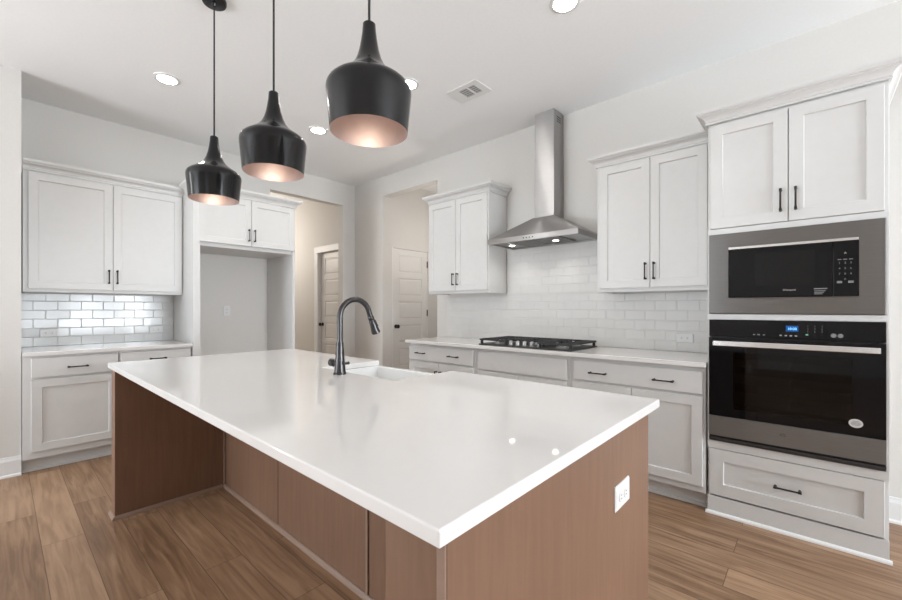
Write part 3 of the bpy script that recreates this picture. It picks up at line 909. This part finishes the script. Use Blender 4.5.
ip('corner_bead', (-3.0655, -3.0545, BKY - 0.011, BKY - 0.0003, 0.021, 0.884), m='shoe', bevel=0.004)
ip('support_column', (-0.578, -0.4425, 0.468, BKY - 0.001, 0.0, 0.884))
def shoe(name, poly, axis, a, b_):
    q = MB(); q.prism(poly, axis, a, b_); q.done(name, 'shoe', t)
yS, xS = BKY - ic[1], -3.066 - ic[0]
shoe('shoe_moulding', [(yS - 0.017, 0), (yS - 0.0005, 0), (yS - 0.0005, 0.02), (yS - 0.006, 0.0185), (yS - 0.014, 0.011)], 'x', -3.065 - ic[0], -0.580 - ic[0])
shoe('shoe_moulding', [(xS + 0.017, 0), (xS + 0.0005, 0), (xS + 0.0005, 0.02), (xS + 0.006, 0.0185), (xS + 0.014, 0.011)], 'y', 0.455 - ic[1], BKY - 0.018 - ic[1])
yE = 0.455 - ic[1]
shoe('shoe_moulding', [(yE - 0.015, 0), (yE - 0.0005, 0), (yE - 0.0005, 0.02), (yE - 0.006, 0.0185), (yE - 0.012, 0.011)], 'x', -3.178 - ic[0], -3.05 - ic[0])

# quartz top with the apron-sink notch at its far edge
o = MB()
poly = [(IX0, IY0), (IX1, IY0), (IX1, IY1), (SX1, IY1), (SX1, SYN), (SX0, SYN), (SX0, IY1), (IX0, IY1)]
o.prism(poly, 'z', 0.885, 0.915)
o = o.done('island_countertop', 'quartz', None, bevel=0.004, seg=3)
tag(o, 'large white quartz slab topping the brown island', 'worktop')

# apron sink
t = thing('apron_sink', 'white apron-front sink set into the far side of the island', 'sink', ((SX0 + SX1) / 2, 1.42, 0.61), 0)
b = MB()
sw = (SX1 - SX0) / 2 + 0.012
y0, y1 = SYN - 0.012 - 1.42, 1.612 - 1.42
zt = 0.884 - 0.61
wl = 0.022
b.rings([rect(-sw, sw, y0, y1, 0.0), rect(-sw, sw, y0, y1, zt), rect(-sw + wl, sw - wl, y0 + wl, y1 - wl - 0.006, zt),
         rect(-sw + wl, sw - wl, y0 + wl, y1 - wl - 0.006, 0.05)], cap=(True, True))
b.done('basin', 'ceramic', t, bevel=0.006, seg=3)
k = MB(); k.lathe([(0.055, 0.0503), (0.055, 0.053), (0.045, 0.054), (0.030, 0.0515)], (0, -0.02, 0), 24); k.done('drain', 'gun', t, smooth=True)

# faucet
fx, fy_ = -1.776, 1.146
t = thing('kitchen_faucet', 'dark gunmetal gooseneck pull-down faucet on the island', 'faucet', (fx, fy_, 0.915), 0)
k = MB()
k.lathe([(0.033, 0.0), (0.033, 0.006), (0.029, 0.010), (0.027, 0.030), (0.022, 0.090), (0.0185, 0.150), (0.0175, 0.160)], (0, 0, 0), 28)
k.done('body', 'gun', t, smooth=True)
pts = [(0, 0, 0.158), (0, 0, 0.20), (0, 0, 0.25), (0, 0, 0.290)]
R = 0.092
for i in range(1, 17):
    a = PI - i * (PI * 0.92) / 16
    pts.append((0, R + R * math.cos(a), 0.285 + R * math.sin(a)))
e = Vector(pts[-1]); dr_ = (Vector(pts[-1]) - Vector(pts[-2])).normalized()
e = e + dr_ * 0.018; pts.append(tuple(e))
dr_ = (dr_ + Vector((0, 0.06, 0))).normalized()
k = MB(); k.tube(pts, 0.0145, 16); k.done('spout', 'gun', t, smooth=True)
q = [e + dr_ * s for s in (-0.004, 0.004, 0.006, 0.018, 0.020, 0.026, 0.030, 0.055, 0.085, 0.100, 0.103)]
k = MB(); k.tube(q, [0.0150, 0.0150, 0.0165, 0.0165, 0.0150, 0.0150, 0.0172, 0.0185, 0.0225, 0.0245, 0.0225], 20)
sp = k.done('spray_head', 'gun', t, smooth=True)
k = MB(); k.tube([e + dr_ * 0.036 + Vector((0.0, 0.015, 0.008)), e + dr_ * 0.072 + Vector((0, 0.020, 0.008))], 0.006, 8); k.done('spray_button', 'cord', sp)
k = MB(); k.lathe([(0.014, -0.016), (0.014, -0.045), (0.020, -0.050), (0.021, -0.078), (0.016, -0.084)], (0, 0, 0.052), 20, axis='x')
hv = k.done('valve', 'gun', t, smooth=True)
k = MB(); k.tube([(0.018, 0, 0.052), (0.035, 0.004, 0.055), (0.062, 0.010, 0.060)], [0.007, 0.006, 0.0075], 10); k.done('lever', 'gun', t, smooth=True)

outlet('white sideways outlet on the brown end panel of the island', (-0.4232, 1.232, 0.696), PI / 2, True)

# ------------------------------------------------------------------ pendants
PX = [-2.580, -1.820, -1.111]
PY = 0.83
PZ = [1.873, 1.859, 1.838]
def pendant(x, zrim, label):
    t = thing('pendant_lamp', label, 'lamp', (x, PY, zrim), 0, 'pendant lamps over the island')
    top = H - zrim
    k = MB(); k.lathe([(0.064, top - 0.0005), (0.064, top - 0.014), (0.060, top - 0.022), (0.016, top - 0.026), (0.010, top - 0.04)], (0, 0, 0), 32)
    k.done('ceiling_canopy', 'shade', t, smooth=True)
    k = MB(); k.lathe([(0.0045, 0.366), (0.0042, top - 0.03)], (0, 0, 0), 10); k.done('cord', 'cord', t, smooth=True)
    prof = [(0.1285, 0.0), (0.1315, 0.03), (0.1358, 0.075), (0.1398, 0.115), (0.1412, 0.130), (0.1400, 0.142), (0.134, 0.154), (0.122, 0.165), (0.104, 0.177),
            (0.085, 0.190), (0.067, 0.205), (0.052, 0.224), (0.041, 0.247), (0.033, 0.274), (0.0272, 0.306), (0.0232, 0.333), (0.0210, 0.362), (0.016, 0.367), (0.006, 0.369)]
    k = MB(); k.lathe(prof, (0, 0, 0), 48, cap=(False, True)); s = k.done('shade', 'shade', t, smooth=True)
    inner = [(0.1285, 0.0)] + [(max(r - 0.0025, 0.012), z - 0.002) for r, z in prof[1:12]]
    k = MB(); k.lathe([(r, max(z, 0)) for r, z in inner], (0, 0, 0), 48, cap=(False, True)); k.done('shade_lining', 'copper', s, smooth=True)
    k = MB(); k.lathe([(0.004, 0.078), (0.016, 0.081), (0.026, 0.092), (0.029, 0.106), (0.025, 0.124), (0.016, 0.142), (0.013, 0.158)], (0, 0, 0), 24)
    k.done('bulb', 'bulb', t, smooth=True)
    k = MB(); k.lathe([(0.0165, 0.156), (0.0165, 0.205), (0.012, 0.235)], (0, 0, 0), 16); k.done('lamp_socket', 'copper', t)
    lamp('pendant_glow', 'POINT', (0, 0, 0.060), 0.30, (1.0, 0.86, 0.70), 0.03, t)
    return t
pendant(PX[0], PZ[0], 'black copper-lined pendant lamp, farthest left and smallest looking of the three')
pendant(PX[1], PZ[1], 'black copper-lined pendant lamp hanging in the middle of the three')
pendant(PX[2], PZ[2], 'black copper-lined pendant lamp, nearest and largest looking of the three')

# ------------------------------------------------------------------ ceiling fixtures
def downlight(x, y, label):
    t = thing('recessed_light', label, 'ceiling light', (x, y, H), 0, 'recessed ceiling lights')
    k = MB(); k.lathe([(0.088, -0.0005), (0.088, -0.004), (0.080, -0.008), (0.066, -0.008), (0.064, -0.004)], (0, 0, 0), 36, cap=(False, False)); k.done('trim_ring', 'vent_white', t, smooth=True)
    k = MB(); k.lathe([(0.064, -0.0010), (0.064, -0.0055), (0.050, -0.0068)], (0, 0, 0), 36); k.done('lens', 'lens', t)
    lamp('downlight_glow', 'SPOT', (0, 0, -0.02), 18, (1.0, 0.96, 0.91), 0.06, t, math.radians(105))
    return t
downlight(-3.743, 0.871, 'round lit recessed ceiling light nearest the left wall cabinet')
downlight(-3.689, 2.130, 'round lit recessed ceiling light toward the fridge alcove, behind the middle pendant')
downlight(-2.397, 2.168, 'round lit recessed ceiling light peeking out beside the largest pendant')
downlight(-1.076, 2.200, 'round lit recessed ceiling light at the top edge right of the pendants')
t = thing('ceiling_vent', 'white ceiling air vent with two slatted openings near the hood', 'vent', (-2.105, 2.575, H), 0)
b = MB()
for x0, x1, y0, y1 in ((-0.155, 0.155, -0.108, -0.062), (-0.155, 0.155, 0.062, 0.108), (-0.155, -0.062, -0.062, 0.062), (0.020, 0.034, -0.062, 0.062), (0.096, 0.155, -0.062, 0.062)):
    b.box(x0, x1, y0, y1, -0.008, -0.0006)
b.done('frame', 'vent_white', t)
MB().box(-0.150, 0.150, -0.10, 0.10, -0.0022, -0.0008).done('backing', 'vent_hole', t)
for x0, x1 in ((-0.062, 0.020), (0.034, 0.096)):
    for i in range(5):
        y = -0.052 + i * 0.026
        q = MB(); q.prism([(y - 0.006, -0.0026), (y - 0.005, -0.0024), (y + 0.007, -0.0068), (y + 0.006, -0.007)], 'x', x0, x1); q.done('slat', 'vent_slat', t)
